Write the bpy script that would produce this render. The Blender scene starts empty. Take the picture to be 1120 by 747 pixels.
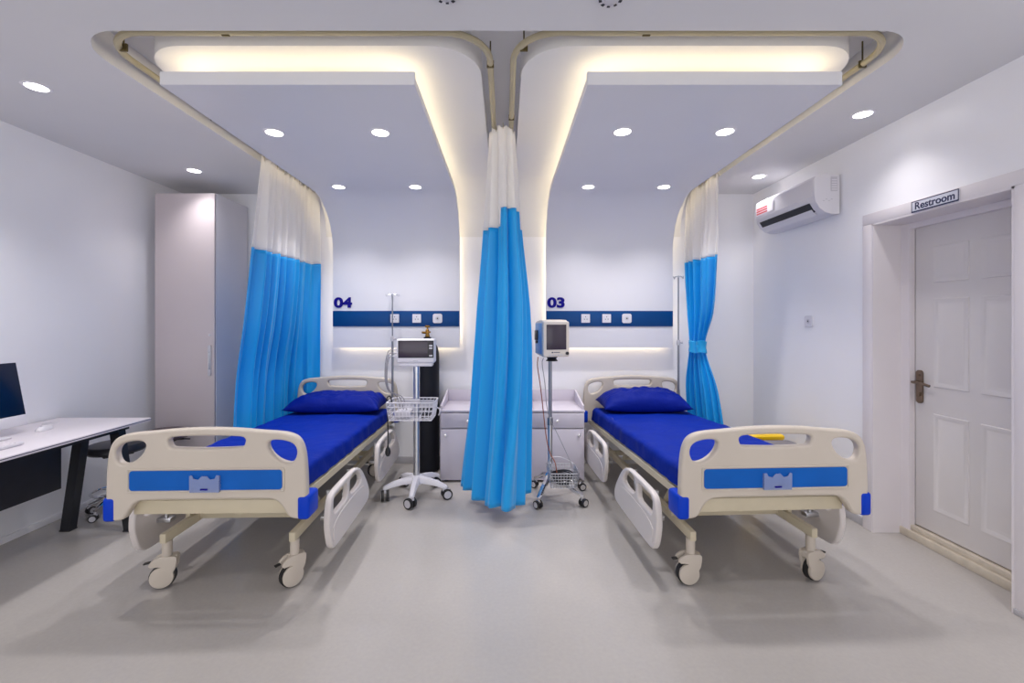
import bpy, bmesh, math, random
from mathutils import Vector, Matrix, noise
random.seed(7)
PI = math.pi
scene = bpy.context.scene
COL = scene.collection

# ------------------------------------------------------------------ materials
def srgb(r, g, b):
    f = lambda c: (c/255/12.92) if c/255 <= .04045 else ((c/255+.055)/1.055)**2.4
    return (f(r), f(g), f(b))

def mat(name, col, rough=.5, metal=0., var=.0, scale=8., bump=0., bscale=60., bdist=.01, coat=0., spec=.5,
        trans=0., emit=None, estr=0., alpha=1.):
    m = bpy.data.materials.new(name); m.use_nodes = True
    nt = m.node_tree; n = nt.nodes; l = nt.links
    p = n['Principled BSDF']
    p.inputs['Base Color'].default_value = (*col, 1)
    p.inputs['Roughness'].default_value = rough
    p.inputs['Metallic'].default_value = metal
    p.inputs['Coat Weight'].default_value = coat
    p.inputs['Specular IOR Level'].default_value = spec
    p.inputs['Alpha'].default_value = alpha
    if trans: p.inputs['Transmission Weight'].default_value = trans
    if emit:
        p.inputs['Emission Color'].default_value = (*emit, 1); p.inputs['Emission Strength'].default_value = estr
    tc = n.new('ShaderNodeTexCoord')
    if var:
        nz = n.new('ShaderNodeTexNoise'); nz.inputs['Scale'].default_value = scale; nz.inputs['Detail'].default_value = 4
        l.new(tc.outputs['Object'], nz.inputs['Vector'])
        r = n.new('ShaderNodeValToRGB')
        r.color_ramp.elements[0].position = .3; r.color_ramp.elements[1].position = .7
        r.color_ramp.elements[0].color = (*[c*(1-var) for c in col], 1)
        r.color_ramp.elements[1].color = (*[min(1, c*(1+var)) for c in col], 1)
        l.new(nz.outputs['Fac'], r.inputs['Fac']); l.new(r.outputs['Color'], p.inputs['Base Color'])
    if bump:
        nb = n.new('ShaderNodeTexNoise'); nb.inputs['Scale'].default_value = bscale; nb.inputs['Detail'].default_value = 5
        l.new(tc.outputs['Object'], nb.inputs['Vector'])
        b = n.new('ShaderNodeBump'); b.inputs['Strength'].default_value = bump; b.inputs['Distance'].default_value = bdist
        l.new(nb.outputs['Fac'], b.inputs['Height']); l.new(b.outputs['Normal'], p.inputs['Normal'])
    return m

def cloth_mat(name, col, transl=.35, rough=.6, weave=0., sheen=.2, see=0.):
    m = bpy.data.materials.new(name); m.use_nodes = True
    nt = m.node_tree; n = nt.nodes; l = nt.links
    p = n['Principled BSDF']; out = n['Material Output']
    p.inputs['Base Color'].default_value = (*col, 1); p.inputs['Roughness'].default_value = rough
    p.inputs['Sheen Weight'].default_value = sheen
    t = n.new('ShaderNodeBsdfTranslucent'); t.inputs['Color'].default_value = (*col, 1)
    mx = n.new('ShaderNodeMixShader'); mx.inputs[0].default_value = transl
    l.new(p.outputs[0], mx.inputs[1]); l.new(t.outputs[0], mx.inputs[2])
    last = mx
    if see:
        tr = n.new('ShaderNodeBsdfTransparent'); m2 = n.new('ShaderNodeMixShader'); m2.inputs[0].default_value = see
        l.new(mx.outputs[0], m2.inputs[1]); l.new(tr.outputs[0], m2.inputs[2]); last = m2
    l.new(last.outputs[0], out.inputs['Surface'])
    tc = n.new('ShaderNodeTexCoord'); nz = n.new('ShaderNodeTexNoise')
    nz.inputs['Scale'].default_value = 40; l.new(tc.outputs['Object'], nz.inputs['Vector'])
    b = n.new('ShaderNodeBump'); b.inputs['Strength'].default_value = .15; b.inputs['Distance'].default_value = .004
    l.new(nz.outputs['Fac'], b.inputs['Height']); l.new(b.outputs['Normal'], p.inputs['Normal'])
    return m

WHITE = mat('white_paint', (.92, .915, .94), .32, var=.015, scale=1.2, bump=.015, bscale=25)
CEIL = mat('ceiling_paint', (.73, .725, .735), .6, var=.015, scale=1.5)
PANEL = mat('panel_paint', (.75, .75, .79), .4, var=.012, scale=2)
COVE = mat('cove_paint', (.82, .81, .80), .6)
TRIM = mat('door_trim_paint', (.76, .72, .74), .4, var=.02, scale=3)
DOORM = mat('door_paint', (.72, .69, .68), .38, var=.02, scale=3)
SILL = mat('threshold_cream', srgb(205, 195, 178), .5, var=.08, scale=14)
SKIRT = mat('skirting_grey', srgb(178, 176, 180), .5)
CREAM = mat('bed_plastic_cream', srgb(200, 190, 177), .42, var=.015, scale=6)
CREAM2 = mat('bed_metal_cream', srgb(205, 194, 168), .42, var=.03, scale=9)
RAILW = mat('rail_plastic', srgb(214, 207, 203), .4)
BLUE = mat('bed_blue_plastic', srgb(0, 58, 190), .45, spec=.2)
BLUEP = mat('board_blue_inlay', srgb(0, 92, 182), .5, var=.06, scale=7, spec=.25)
CLEARP = mat('clear_holder', srgb(165, 180, 220), .2, alpha=.42)
SHEET = mat('royal_blue_sheet', srgb(0, 36, 142), .65, var=.06, scale=5, bump=.55, bscale=5.5, bdist=.03, spec=.1)
PILLOW = mat('royal_blue_pillowcase', srgb(0, 26, 128), .58, var=.06, scale=6, bump=.6, bscale=6.5, bdist=.03, spec=.12)
CURT = cloth_mat('curtain_blue', srgb(0, 168, 242), .14, .42)
NET = cloth_mat('curtain_net', srgb(250, 248, 246), .3, .8, see=.08)
TIEB = cloth_mat('tie_blue', srgb(10, 172, 235), .1, .4)
RUBBER = mat('rubber_black', (.018, .017, .018), .55)
BLACK = mat('black_metal', (.012, .013, .018), .4)
DARKLAM = mat('dark_laminate', (.014, .015, .024), .5, var=.1, scale=20)
POLE = mat('pole_grey', (.30, .31, .34), .35, .8)
STEEL = mat('brushed_steel', (.62, .63, .66), .28, 1., var=.04, scale=30)
CHROME = mat('chrome', (.78, .78, .80), .12, 1.)
GREYP = mat('grey_plastic', srgb(200, 198, 205), .4)
WHITEP = mat('white_plastic', srgb(222, 220, 226), .35)
CABW = mat('cabinet_white', srgb(208, 202, 212), .4, var=.01, scale=4)
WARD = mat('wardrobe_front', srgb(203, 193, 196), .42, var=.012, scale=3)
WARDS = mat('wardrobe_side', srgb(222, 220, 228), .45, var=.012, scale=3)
GAP = mat('dark_gap', (.03, .03, .035), .7)
DESKT = mat('desk_white', srgb(228, 222, 228), .3)
SCREEN = mat('screen_dark', srgb(62, 54, 66), .2)
SCREENB = mat('screen_navy', srgb(6, 22, 52), .18)
CREAMMON = mat('monitor_cream', srgb(214, 206, 196), .4)
MONSIDE = mat('monitor_side_blue', srgb(110, 160, 205), .4)
NAVY = mat('number_navy', srgb(12, 4, 128), .6, spec=.2)
STRIPE = mat('stripe_blue', srgb(0, 66, 126), .4, var=.03, scale=5, spec=.25)
BRASS = mat('brass', srgb(170, 128, 62), .35, .9)
CYL = mat('cylinder_black', (.008, .009, .014), .5, var=.15, scale=8, spec=.25)
TRACK = mat('track_ivory', srgb(182, 172, 142), .45)
HOOKM = mat('bracket_bronze', srgb(96, 84, 48), .4, .4)
SEATB = mat('stool_black_vinyl', srgb(38, 38, 46), .4)
SEATM = mat('stool_plum_vinyl', srgb(74, 60, 68), .4)
HANDLE = mat('aged_bronze_handle', srgb(128, 112, 98), .3, .85)
YELLOW = mat('yellow_lid', srgb(240, 196, 20), .45)
BINGREY = mat('bin_grey', srgb(120, 115, 118), .5)
RED = mat('sticker_red', srgb(190, 50, 60), .5)
STICK = mat('sticker_pale', srgb(225, 222, 228), .4)
SIGNW = mat('sign_silver', srgb(214, 216, 226), .3)
SIGNN = mat('sign_navy', srgb(30, 38, 78), .4)
CORDG = mat('cord_grey', srgb(150, 148, 152), .5)
CORDO = mat('cord_brown', srgb(150, 82, 58), .5)
LED = mat('led_warm', (1, .85, .6), .5, emit=(1.0, .85, .58), estr=6.8)
DIFF = mat('downlight_diffuser', (1, 1, 1), .5, emit=(1.0, .97, .98), estr=9.)
RING = mat('downlight_ring', srgb(235, 232, 236), .4)

def floor_mat():
    m = mat('vinyl_floor', srgb(178, 173, 172), .24, bump=.01, bscale=30)
    nt = m.node_tree; n = nt.nodes; l = nt.links; p = n['Principled BSDF']
    tc = n.new('ShaderNodeTexCoord')
    a = n.new('ShaderNodeTexNoise'); a.inputs['Scale'].default_value = 1.1; a.inputs['Detail'].default_value = 6
    b = n.new('ShaderNodeTexNoise'); b.inputs['Scale'].default_value = 55; b.inputs['Detail'].default_value = 3
    l.new(tc.outputs['Object'], a.inputs['Vector']); l.new(tc.outputs['Object'], b.inputs['Vector'])
    mx = n.new('ShaderNodeMix'); mx.data_type = 'FLOAT'; mx.inputs[0].default_value = .35
    l.new(a.outputs['Fac'], mx.inputs[2]); l.new(b.outputs['Fac'], mx.inputs[3])
    r = n.new('ShaderNodeValToRGB'); r.color_ramp.elements[0].position = .35; r.color_ramp.elements[1].position = .65
    r.color_ramp.elements[0].color = (*srgb(170, 166, 162), 1); r.color_ramp.elements[1].color = (*srgb(179, 174, 169), 1)
    l.new(mx.outputs[0], r.inputs['Fac']); l.new(r.outputs['Color'], p.inputs['Base Color'])
    return m
FLOOR = floor_mat()

# ------------------------------------------------------------------ mesh helpers
class MB:
    def __init__(s): s.bm = bmesh.new()
    def add(s, bm, M=None):
        if M is not None: bmesh.ops.transform(bm, matrix=M, verts=bm.verts)
        me = bpy.data.meshes.new('tmp'); bm.to_mesh(me); bm.free()
        s.bm.from_mesh(me); bpy.data.meshes.remove(me); return s
    def box(s, x0, x1, y0, y1, z0, z1, bev=0., seg=2, M=None):
        b = bmesh.new(); bmesh.ops.create_cube(b, size=1)
        for v in b.verts:
            v.co = Vector((x0+(v.co.x+.5)*(x1-x0), y0+(v.co.y+.5)*(y1-y0), z0+(v.co.z+.5)*(z1-z0)))
        if bev: bmesh.ops.bevel(b, geom=b.edges[:], offset=bev, segments=seg, profile=.5, affect='EDGES')
        return s.add(b, M)
    def cyl(s, p0, p1, r0, r1=None, n=16, caps=True):
        p0, p1 = Vector(p0), Vector(p1); r1 = r0 if r1 is None else r1
        d = p1-p0; q = d.to_track_quat('Z', 'Y').to_matrix().to_4x4()
        b = bmesh.new(); bmesh.ops.create_cone(b, cap_ends=caps, segments=n, radius1=r0, radius2=r1, depth=d.length)
        return s.add(b, Matrix.Translation((p0+p1)/2) @ q)
    def tube(s, pts, r, n=8, closed=False):
        pts = [Vector(p) for p in pts]; b = bmesh.new(); rings = []
        N = len(pts); up = None
        for i, p in enumerate(pts):
            if closed: t = pts[(i+1) % N]-pts[i-1]
            else: t = pts[min(i+1, N-1)]-pts[max(i-1, 0)]
            t.normalize()
            if up is None:
                up = Vector((0, 0, 1)) if abs(t.z) < .9 else Vector((1, 0, 0))
            a = t.cross(up)
            if a.length < 1e-5: a = t.orthogonal()
            a.normalize(); c = a.cross(t); c.normalize(); up = c
            rr = r[i] if isinstance(r, (list, tuple)) else r
            rings.append([b.verts.new(p+a*math.cos(2*PI*k/n)*rr+c*math.sin(2*PI*k/n)*rr) for k in range(n)])
        R = list(zip(rings, rings[1:])) + ([(rings[-1], rings[0])] if closed else [])
        for A, B in R:
            for k in range(n): b.faces.new((A[k], A[(k+1) % n], B[(k+1) % n], B[k]))
        if not closed:
            b.faces.new(rings[0][::-1]); b.faces.new(rings[-1])
        bmesh.ops.recalc_face_normals(b, faces=b.faces)
        return s.add(b)
    def lathe(s, prof, n=24, M=None):
        b = bmesh.new(); rings = []
        for r, z in prof:
            if r < 1e-6: rings.append([b.verts.new((0, 0, z))])
            else: rings.append([b.verts.new((r*math.cos(2*PI*k/n), r*math.sin(2*PI*k/n), z)) for k in range(n)])
        for A, B in zip(rings, rings[1:]):
            for k in range(n):
                q = []
                for v in (A[k % len(A)], A[(k+1) % len(A)], B[(k+1) % len(B)], B[k % len(B)]):
                    if v not in q: q.append(v)
                if len(q) > 2: b.faces.new(q)
        bmesh.ops.recalc_face_normals(b, faces=b.faces)
        return s.add(b, M)
    def prism(s, pts, h0, h1, axis='Z', bev=0.):
        # pts 2D; axis Z: (x,y); X: (y,z); Y: (x,z)
        b = bmesh.new()
        f = {'Z': lambda p, h: (p[0], p[1], h), 'X': lambda p, h: (h, p[0], p[1]), 'Y': lambda p, h: (p[0], h, p[1])}[axis]
        A = [b.verts.new(f(p, h0)) for p in pts]; B = [b.verts.new(f(p, h1)) for p in pts]
        n = len(pts)
        b.faces.new(A[::-1]); b.faces.new(B)
        for i in range(n): b.faces.new((A[i], A[(i+1) % n], B[(i+1) % n], B[i]))
        bmesh.ops.recalc_face_normals(b, faces=b.faces)
        if bev: bmesh.ops.bevel(b, geom=[e for e in b.edges], offset=bev, segments=2, profile=.5, affect='EDGES')
        return s.add(b)
    def loft(s, rings, cap=True, closed=True):
        b = bmesh.new(); R = [[b.verts.new(p) for p in r] for r in rings]
        n = len(rings[0])
        for A, B in zip(R, R[1:]):
            for k in range(n if closed else n-1):
                b.faces.new((A[k], A[(k+1) % n], B[(k+1) % n], B[k]))
        if cap: b.faces.new(R[0][::-1]); b.faces.new(R[-1])
        bmesh.ops.recalc_face_normals(b, faces=b.faces)
        return s.add(b)
    def build(s, name, m, parent=None, ang=35, loc=None, rot=None):
        me = bpy.data.meshes.new(name); s.bm.to_mesh(me); s.bm.free()
        return link(name, me, m, parent, ang, loc, rot)

def link(name, me, m, parent=None, ang=35, loc=None, rot=None):
    me.materials.clear(); me.materials.append(m)
    for p in me.polygons: p.use_smooth = True
    me.set_sharp_from_angle(angle=math.radians(ang))
    o = bpy.data.objects.new(name, me); COL.objects.link(o)
    if parent: o.parent = parent
    if loc: o.location = loc
    if rot: o.rotation_euler = rot
    return o

def plate(name, outlines, thick, bev, m, parent=None, axis='Y', at=0., seg=3):
    """a rounded-edged sheet cut to the first outline, the other outlines cut through it"""
    cu = bpy.data.curves.new('tmp', 'CURVE'); cu.dimensions = '2D'; cu.fill_mode = 'BOTH'
    cu.extrude = max(0, thick/2-bev); cu.bevel_depth = bev; cu.bevel_resolution = seg; cu.offset = -bev
    for ol in outlines:
        sp = cu.splines.new('POLY'); sp.points.add(len(ol)-1); sp.use_cyclic_u = True
        for p, q in zip(sp.points, ol): p.co = (q[0], q[1], 0, 1)
    o = bpy.data.objects.new('tmp', cu); COL.objects.link(o)
    dg = bpy.context.evaluated_depsgraph_get(); dg.update()
    me = bpy.data.meshes.new_from_object(o.evaluated_get(dg))
    bpy.data.objects.remove(o); bpy.data.curves.remove(cu)
    if axis == 'Y':   M = Matrix(((1, 0, 0, 0), (0, 0, -1, at), (0, 1, 0, 0), (0, 0, 0, 1)))   # (x,y)->(x,z)
    elif axis == 'X': M = Matrix(((0, 0, 1, at), (1, 0, 0, 0), (0, 1, 0, 0), (0, 0, 0, 1)))    # (x,y)->(y,z)
    else: M = Matrix.Translation((0, 0, at))
    me.transform(M); me.name = name
    return link(name, me, m, parent, 40)

def text_mesh(name, s, size, depth, m, M, parent=None, bold=0., sx=1.):
    cu = bpy.data.curves.new('tmp', 'FONT'); cu.body = s; cu.size = size; cu.extrude = depth/2; cu.offset = bold
    o = bpy.data.objects.new('tmp', cu); COL.objects.link(o)
    dg = bpy.context.evaluated_depsgraph_get(); dg.update()
    me = bpy.data.meshes.new_from_object(o.evaluated_get(dg))
    bpy.data.objects.remove(o); bpy.data.curves.remove(cu)
    xs = [v.co.x for v in me.vertices]; ys = [v.co.y for v in me.vertices]
    me.transform(Matrix.Translation((-min(xs), -min(ys), 0)))
    w = max(xs)-min(xs)
    me.transform(M @ Matrix.Diagonal((sx, 1, 1, 1)))
    me.name = name
    return link(name, me, m, parent, 30), w*sx

def rrect(x0, x1, y0, y1, r, n=6):
    rs = r if isinstance(r, (list, tuple)) else [r]*4   # bl, br, tr, tl
    P = []
    for (cx, cy, a, rr) in ((x0+rs[0], y0+rs[0], PI, rs[0]), (x1-rs[1], y0+rs[1], 1.5*PI, rs[1]),
                            (x1-rs[2], y1-rs[2], 0, rs[2]), (x0+rs[3], y1-rs[3], .5*PI, rs[3])):
        for k in range(n+1):
            t = a+PI/2*k/n; P.append((cx+rr*math.cos(t), cy+rr*math.sin(t)))
    return P

def smooth_poly(pts, it=3):
    for _ in range(it):
        q = []
        for i in range(len(pts)):
            a, b = pts[i], pts[(i+1) % len(pts)]
            q += [(a[0]*.75+b[0]*.25, a[1]*.75+b[1]*.25), (a[0]*.25+b[0]*.75, a[1]*.25+b[1]*.75)]
        pts = q
    return pts

def smooth_path(pts, it=3):
    pts = [Vector(p) for p in pts]
    for _ in range(it):
        q = [pts[0]]
        for a, b in zip(pts, pts[1:]): q += [a*.75+b*.25, a*.25+b*.75]
        pts = q+[pts[-1]]
    return pts

def thing(name, label, cat, loc=(0, 0, 0), rz=0., group=None):
    o = bpy.data.objects.new(name, None); COL.objects.link(o); o.empty_display_size = .1
    o.location = loc; o.rotation_euler = (0, 0, rz)
    return tag(o, label, cat, group)
def tag(o, label, cat, group=None):
    o['label'] = label; o['category'] = cat
    if group: o['group'] = group
    return o
def struct(o): o['kind'] = 'structure'; return o
def kids(o): return [c for c in bpy.data.objects if c.parent == o]
def copy_tree(o, parent=None):
    c = o.copy(); COL.objects.link(c)
    if parent: c.parent = parent
    for ch in kids(o): copy_tree(ch, c)
    return c

# ------------------------------------------------------------------ room
XL, XR, YB, YF, ZC, ZR = -3.28, 2.55, 4.50, -1.7, 2.76, 2.92
ZB = 2.79
struct(MB().box(XL-.1, XR+.35, YF, YB+.1, -.1, 0).build('floor', FLOOR))
struct(MB().box(XL-.1, XR+.35, YB, YB+.1, 0, 3.0).build('wall_back', WHITE))
struct(MB().box(XL-.1, XL, YF, YB, 0, 3.0).build('wall_left', WHITE))
DY0, DY1, DZ = 2.18, 3.03, 2.125
w = MB()
w.box(XR, XR+.26, YF, DY0, 0, 3.0); w.box(XR, XR+.26, DY1, YB, 0, 3.0); w.box(XR, XR+.26, DY0, DY1, DZ, 3.0)
w.box(XR+.26, XR+.32, DY0-.2, DY1+.2, 0, 3.0)
struct(w.build('wall_right', WHITE))
# ceiling: lower sheet with the bay opening cut in, upper sheet above it
def arc(cx, cy, r, a0, a1, n=10): return [(cx+r*math.cos(a0+(a1-a0)*k/n), cy+r*math.sin(a0+(a1-a0)*k/n)) for k in range(n+1)]
OX0, OX1, OY = -2.0, 1.93, 1.975
rr = .24
notch = [(OX0, YB)] + arc(OX0+rr, OY+rr, rr, PI, 1.5*PI) + arc(OX1-rr, OY+rr, rr, 1.5*PI, 2*PI) + [(OX1, YB)]
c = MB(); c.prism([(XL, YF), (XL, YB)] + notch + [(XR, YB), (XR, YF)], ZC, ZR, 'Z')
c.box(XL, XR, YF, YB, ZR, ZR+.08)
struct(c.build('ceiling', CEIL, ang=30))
# two dropped soffits curving down into the back wall
BOXES = ((-1.83, -.127), (.09, 1.80))
for i, (a, b) in enumerate(BOXES):
    r = .25; m = MB(); y1 = 4.03; R = YB-y1
    m.prism([(a, y1)] + arc(a+r, 2.13+r, r, PI, 1.5*PI) + arc(b-r, 2.13+r, r, 1.5*PI, 2*PI) + [(b, y1)], ZB, ZR, 'Z')
    prof = [(y1, ZR), (y1, ZB)] + arc(y1, ZB-R, R, PI/2, 0, 16)[1:] + [(YB, ZR)]
    m.prism(prof, a, b, 'X')
    struct(m.build('trim_%d' % (i+1), COVE, ang=30))
# skirtings
struct(MB().box(XL, XR, YB-.012, YB, 0, .07, .003).build('baseboard_back', SKIRT))
struct(MB().box(XL, XL+.012, YF, YB, 0, .045, .003).build('baseboard_left', WHITE))
m = MB(); m.box(XR-.012, XR, DY1+.08, YB-.012, 0, .06, .003); m.box(XR-.012, XR, YF, DY0-.08, 0, .06, .003)
struct(m.build('baseboard_right', SKIRT))
# door casing and reveal
m = MB()
m.box(XR-.02, XR+.0, DY1, DY1+.075, 0, DZ, .004); m.box(XR-.02, XR, DY0-.085, DY0, .03, DZ, .004)
m.box(XR-.02, XR, DY0-.085, DY1+.075, DZ, DZ+.075, .004)
m.box(XR-.018, XR+.18, DY1-.012, DY1+.001, 0, DZ); m.box(XR-.018, XR+.18, DY0-.001, DY0+.012, 0, DZ)
m.box(XR-.018, XR+.18, DY0, DY1, DZ-.012, DZ+.001)
m.box(XR+.175, XR+.215, DY1-.075, DY1-.0125, .02, DZ-.0125); m.box(XR+.175, XR+.215, DY0+.0125, DY0+.05, .02, DZ-.0125)
m.box(XR+.175, XR+.215, DY0+.05, DY1-.075, DZ-.05, DZ-.0125)
struct(m.build('trim_3', TRIM))
m = MB(); m.box(XR+.165, XR+.26, DY0+.01, DY1-.01, 0, .05, .004); m.box(XR+.185, XR+.26, DY0+.01, DY1-.01, .05, .085, .004)
struct(m.build('trim_4', SILL))
struct(MB().box(XR-.024, XR+.0, DY0-.09, DY0+.002, 0, .03, .004).build('trim_5', SKIRT))

# door leaf: six panels
dx = XR+.212; y0, y1, z0, z1 = DY0+.045, DY1-.0785, .092, DZ-.045
m = MB(); m.box(dx, dx+.035, y0, y1, z0, z1, .003)
for (a, b) in ((y1-.345, y1-.125), (y0+.10, y0+.32)):
    for (p, q) in ((.235, .86), (1.03, 1.60), (1.70, 1.935)):
        ringp = lambda i_, xx: [(xx, a+i_, p+i_), (xx, b-i_, p+i_), (xx, b-i_, q-i_), (xx, a+i_, q-i_)]
        m.loft([ringp(0, dx+.001), ringp(.004, dx-.005), ringp(.014, dx-.005), ringp(.024, dx-.0005), ringp(.036, dx-.0005), ringp(.056, dx-.006)])
door = struct(m.build('door_1', DOORM))
m = MB()
hz, hy = 1.02, y1-.038
m.prism(rrect(hy-.022, hy+.022, hz-.11, hz+.11, .021, 5), dx-.012, dx-.001, 'X')
m.cyl((dx-.012, hy, hz+.03), (dx-.05, hy, hz+.03), .012, .010)
m.tube(smooth_path([(dx-.048, hy+.01, hz+.03), (dx-.05, hy-.03, hz+.032), (dx-.05, hy-.07, hz+.026), (dx-.045, hy-.105, hz+.018)]), .009, 10)
m.cyl((dx-.012, hy, hz-.05), (dx-.018, hy, hz-.05), .012)
m.cyl((dx-.012, hy, hz+.075), (dx-.016, hy, hz+.075), .008)
m.build('door_handle', HANDLE, door)

# ------------------------------------------------------------------ canopies with their light strips
PAN = ((-1.725, -.452), (.415, 1.688))
PY0, PZ, PYW, PZB, PT = 2.20, 2.637, 4.405, 1.19, .045
PR = .48
def pan_profile(off, ystart, zend):
    cy, cz = PYW-PR, PZ-PR
    R = PR+off
    return [(ystart, PZ+off)] + arc(cy, cz, R, PI/2, 0, 18) + [(PYW+off, zend)]
canopies = []
for i, (a, b) in enumerate(PAN):
    t = thing('canopy_panel', ['white curved canopy panel from ceiling down to the wall behind bed 04, glowing edges',
                               'white curved canopy panel from ceiling down to the wall behind bed 03, glowing edges'][i],
              'canopy', ((a+b)/2, PYW, PZB), 0, 'lit canopies over the two beds')
    o = Vector(((a+b)/2, PYW, PZB))
    lo = [(p[0]-o.y, p[1]-o.z) for p in pan_profile(0, PY0, PZB)]
    hi = [(p[0]-o.y, p[1]-o.z) for p in pan_profile(PT, PY0, PZB)]
    # front lip a little deeper than the sheet
    m = MB(); m.prism(lo + hi[::-1], a-o.x, b-o.x, 'X')
    m.box(a-o.x-.001, b-o.x+.001, PY0-.004-o.y, PY0+.02-o.y, PZ-.0005-o.z, PZ+.065-o.z, 0)
    m.build('panel', PANEL, t, 25)
    s = MB()
    q0 = [(p[0]-o.y, p[1]-o.z) for p in pan_profile(PT+.001, PY0+.07, PZB+.05)]
    q1 = [(p[0]-o.y, p[1]-o.z) for p in pan_profile(PT+.012, PY0+.07, PZB+.05)]
    for (xa, xb) in ((a+.05, a+.062), (b-.062, b-.05)):
        s.prism(q0+q1[::-1], xa-o.x, xb-o.x, 'X')
    s.box(a+.07-o.x, b-.07-o.x, PY0+.065-o.y, PY0+.077-o.y, PZ+PT-o.z+.001, PZ+PT+.012-o.z)
    s.box(a+.07-o.x, b-.07-o.x, PYW+PT+.001-o.y, PYW+PT+.010-o.y, .03, .04)
    st = s.build('led_strip', LED, t)
    st['label'] = 'warm white light strip'
    # two stand-offs carrying the panel
    for xx in (a+.3, b-.3):
        for yy in (2.7, 3.6): MB().box(xx-.03-o.x, xx+.03-o.x, yy-.03-o.y, yy+.03-o.y, PZ+PT-o.z, ZB-o.z).build('hanger', COVE, t)
        MB().box(xx-.03-o.x, xx+.03-o.x, PYW+PT-o.y, YB-o.y, .4, .46).build('hanger', COVE, t)
    canopies.append(t)

# blue service stripes, sockets and numbers on the panels
FY = PYW-.0006
for i, (a, b) in enumerate(PAN):
    s = MB().box(a+.002, b-.002, FY-.008, FY, 1.404, 1.560, .002).build('service_stripe', STRIPE)
    tag(s, ['blue horizontal service stripe on the wall panel under the number 04',
            'blue horizontal service stripe on the wall panel under the number 03'][i], 'stripe', 'blue stripes behind the beds')
    n, wd = text_mesh('bed_number', ['04', '03'][i], .135, .006, NAVY,
                      Matrix.Translation((a+.012, FY-.004, 1.590)) @ Matrix.Rotation(PI/2, 4, 'X'), None, .0058, 1.32)
    tag(n, ['navy number 04 on the wall panel above the blue stripe', 'navy number 03 on the wall panel above the blue stripe'][i],
        'number sign', 'bed numbers')
def socket(x, z, y, kind, label, rz=0., group=None):
    t = thing('wall_socket', label, 'socket', (x, y, z), rz, group)
    sz = .043
    if kind == 'round':
        plate('faceplate', [rrect(-sz-.004, sz+.004, -sz-.004, sz+.004, .02)], .010, .002, WHITEP, t, 'Y', -.005)
        m = MB(); m.cyl((0, -.0095, 0), (0, -.0115, 0), .019, n=20); m.build('outlet', GREYP, t)
        m = MB(); m.cyl((0, -.0114, 0), (0, -.0122, 0), .007, n=12); m.build('pin_hole', BLACK, t)
    else:
        plate('faceplate', [rrect(-sz, sz, -sz, sz, .005)], .010, .002, WHITEP, t, 'Y', -.005)
        m = MB()
        for (px, pz) in ((0, .016), (-.013, -.008), (.013, -.008)): m.box(px-.003, px+.003, -.0108, -.0098, pz-.005, pz+.005)
        m.build('pin_hole', BLACK, t)
    return t
for (xs, nm) in (((-1.10, -.88, -.672), '04'), ((.81, 1.02, 1.222), '03')):
    socket(xs[0], 1.484, FY-.008, 'sq', 'first white square socket after the number %s on the blue stripe' % nm, 0, 'sockets on the blue stripes')
    socket(xs[1], 1.484, FY-.008, 'sq', 'middle white square socket of the three on the blue stripe, number %s side' % nm, 0, 'sockets on the blue stripes')
    socket(xs[2], 1.484, FY-.008, 'round', 'rounded white gas outlet last along the blue stripe from number %s' % nm, 0, 'sockets on the blue stripes')
socket(XR, 1.455, 3.676, 'round', 'small white wall socket on the bare wall under the air conditioner', -PI/2)

# ------------------------------------------------------------------ recessed lights
def downlight(x, y, z, label, power=9, cone=112, group='recessed ceiling lights'):
    t = thing('ceiling_light', label, 'ceiling light', (x, y, z), 0, group)
    m = MB(); m.lathe([(.050, 0), (.050, -.003), (.058, -.0045), (.066, -.002), (.067, 0)], 28); m.build('ring', RING, t)
    m = MB(); m.cyl((0, 0, -.0005), (0, 0, -.0025), .050, n=28); m.build('diffuser', DIFF, t)
    if power:
        la = bpy.data.lights.new('lamp', 'SPOT'); la.energy = power; la.spot_size = math.radians(cone); la.spot_blend = .9
        la.shadow_soft_size = .06; la.color = (1, .96, .97)
        lo = bpy.data.objects.new('lamp', la); COL.objects.link(lo); lo.parent = t; lo.location = (0, 0, -.012)
    return t
P = 42
downlight(-1.445, 2.753, PZ, 'round recessed light in the canopy over bed 04, front pair, nearer the desk', P)
downlight(-.78, 2.753, PZ, 'round recessed light in the canopy over bed 04, front pair, nearer the middle curtain', P)
downlight(-1.46, 3.86, PZ, 'round recessed light in the canopy over bed 04, rear pair, nearer the side curtain', P)
downlight(-.785, 3.86, PZ, 'round recessed light in the canopy over bed 04, rear pair, nearer the middle curtain', P)
downlight(.736, 2.74, PZ, 'round recessed light in the canopy over bed 03, front pair, nearer the middle curtain', P)
downlight(1.376, 2.74, PZ, 'round recessed light in the canopy over bed 03, front pair, nearer the door', P)
downlight(.735, 3.86, PZ, 'round recessed light in the canopy over bed 03, rear pair, nearer the middle curtain', P)
downlight(1.40, 3.86, PZ, 'round recessed light in the canopy over bed 03, rear pair, nearer the side curtain', P)
downlight(-2.61, 2.447, ZC, 'round recessed ceiling light above the desk', P*1.15)
downlight(-2.69, 3.80, ZC, 'round recessed ceiling light just in front of the wardrobe', P*.42)
downlight(2.26, 2.77, ZC, 'round recessed ceiling light near the restroom door', P*.4)
downlight(2.29, 3.955, ZC, 'round recessed ceiling light above the air conditioner', P*.5)
for (x, y, lb) in ((-2.65, .95, 'round recessed ceiling light above the near part of the desk, added outside the picture to light the wall'), (2.26, 1.45, 'round recessed ceiling light before the restroom door, added outside the picture to light the wall')
                   ):
    downlight(x, y, ZC, lb, P*1.05)  # unseen fixtures, added out of view to light the side walls
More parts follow.
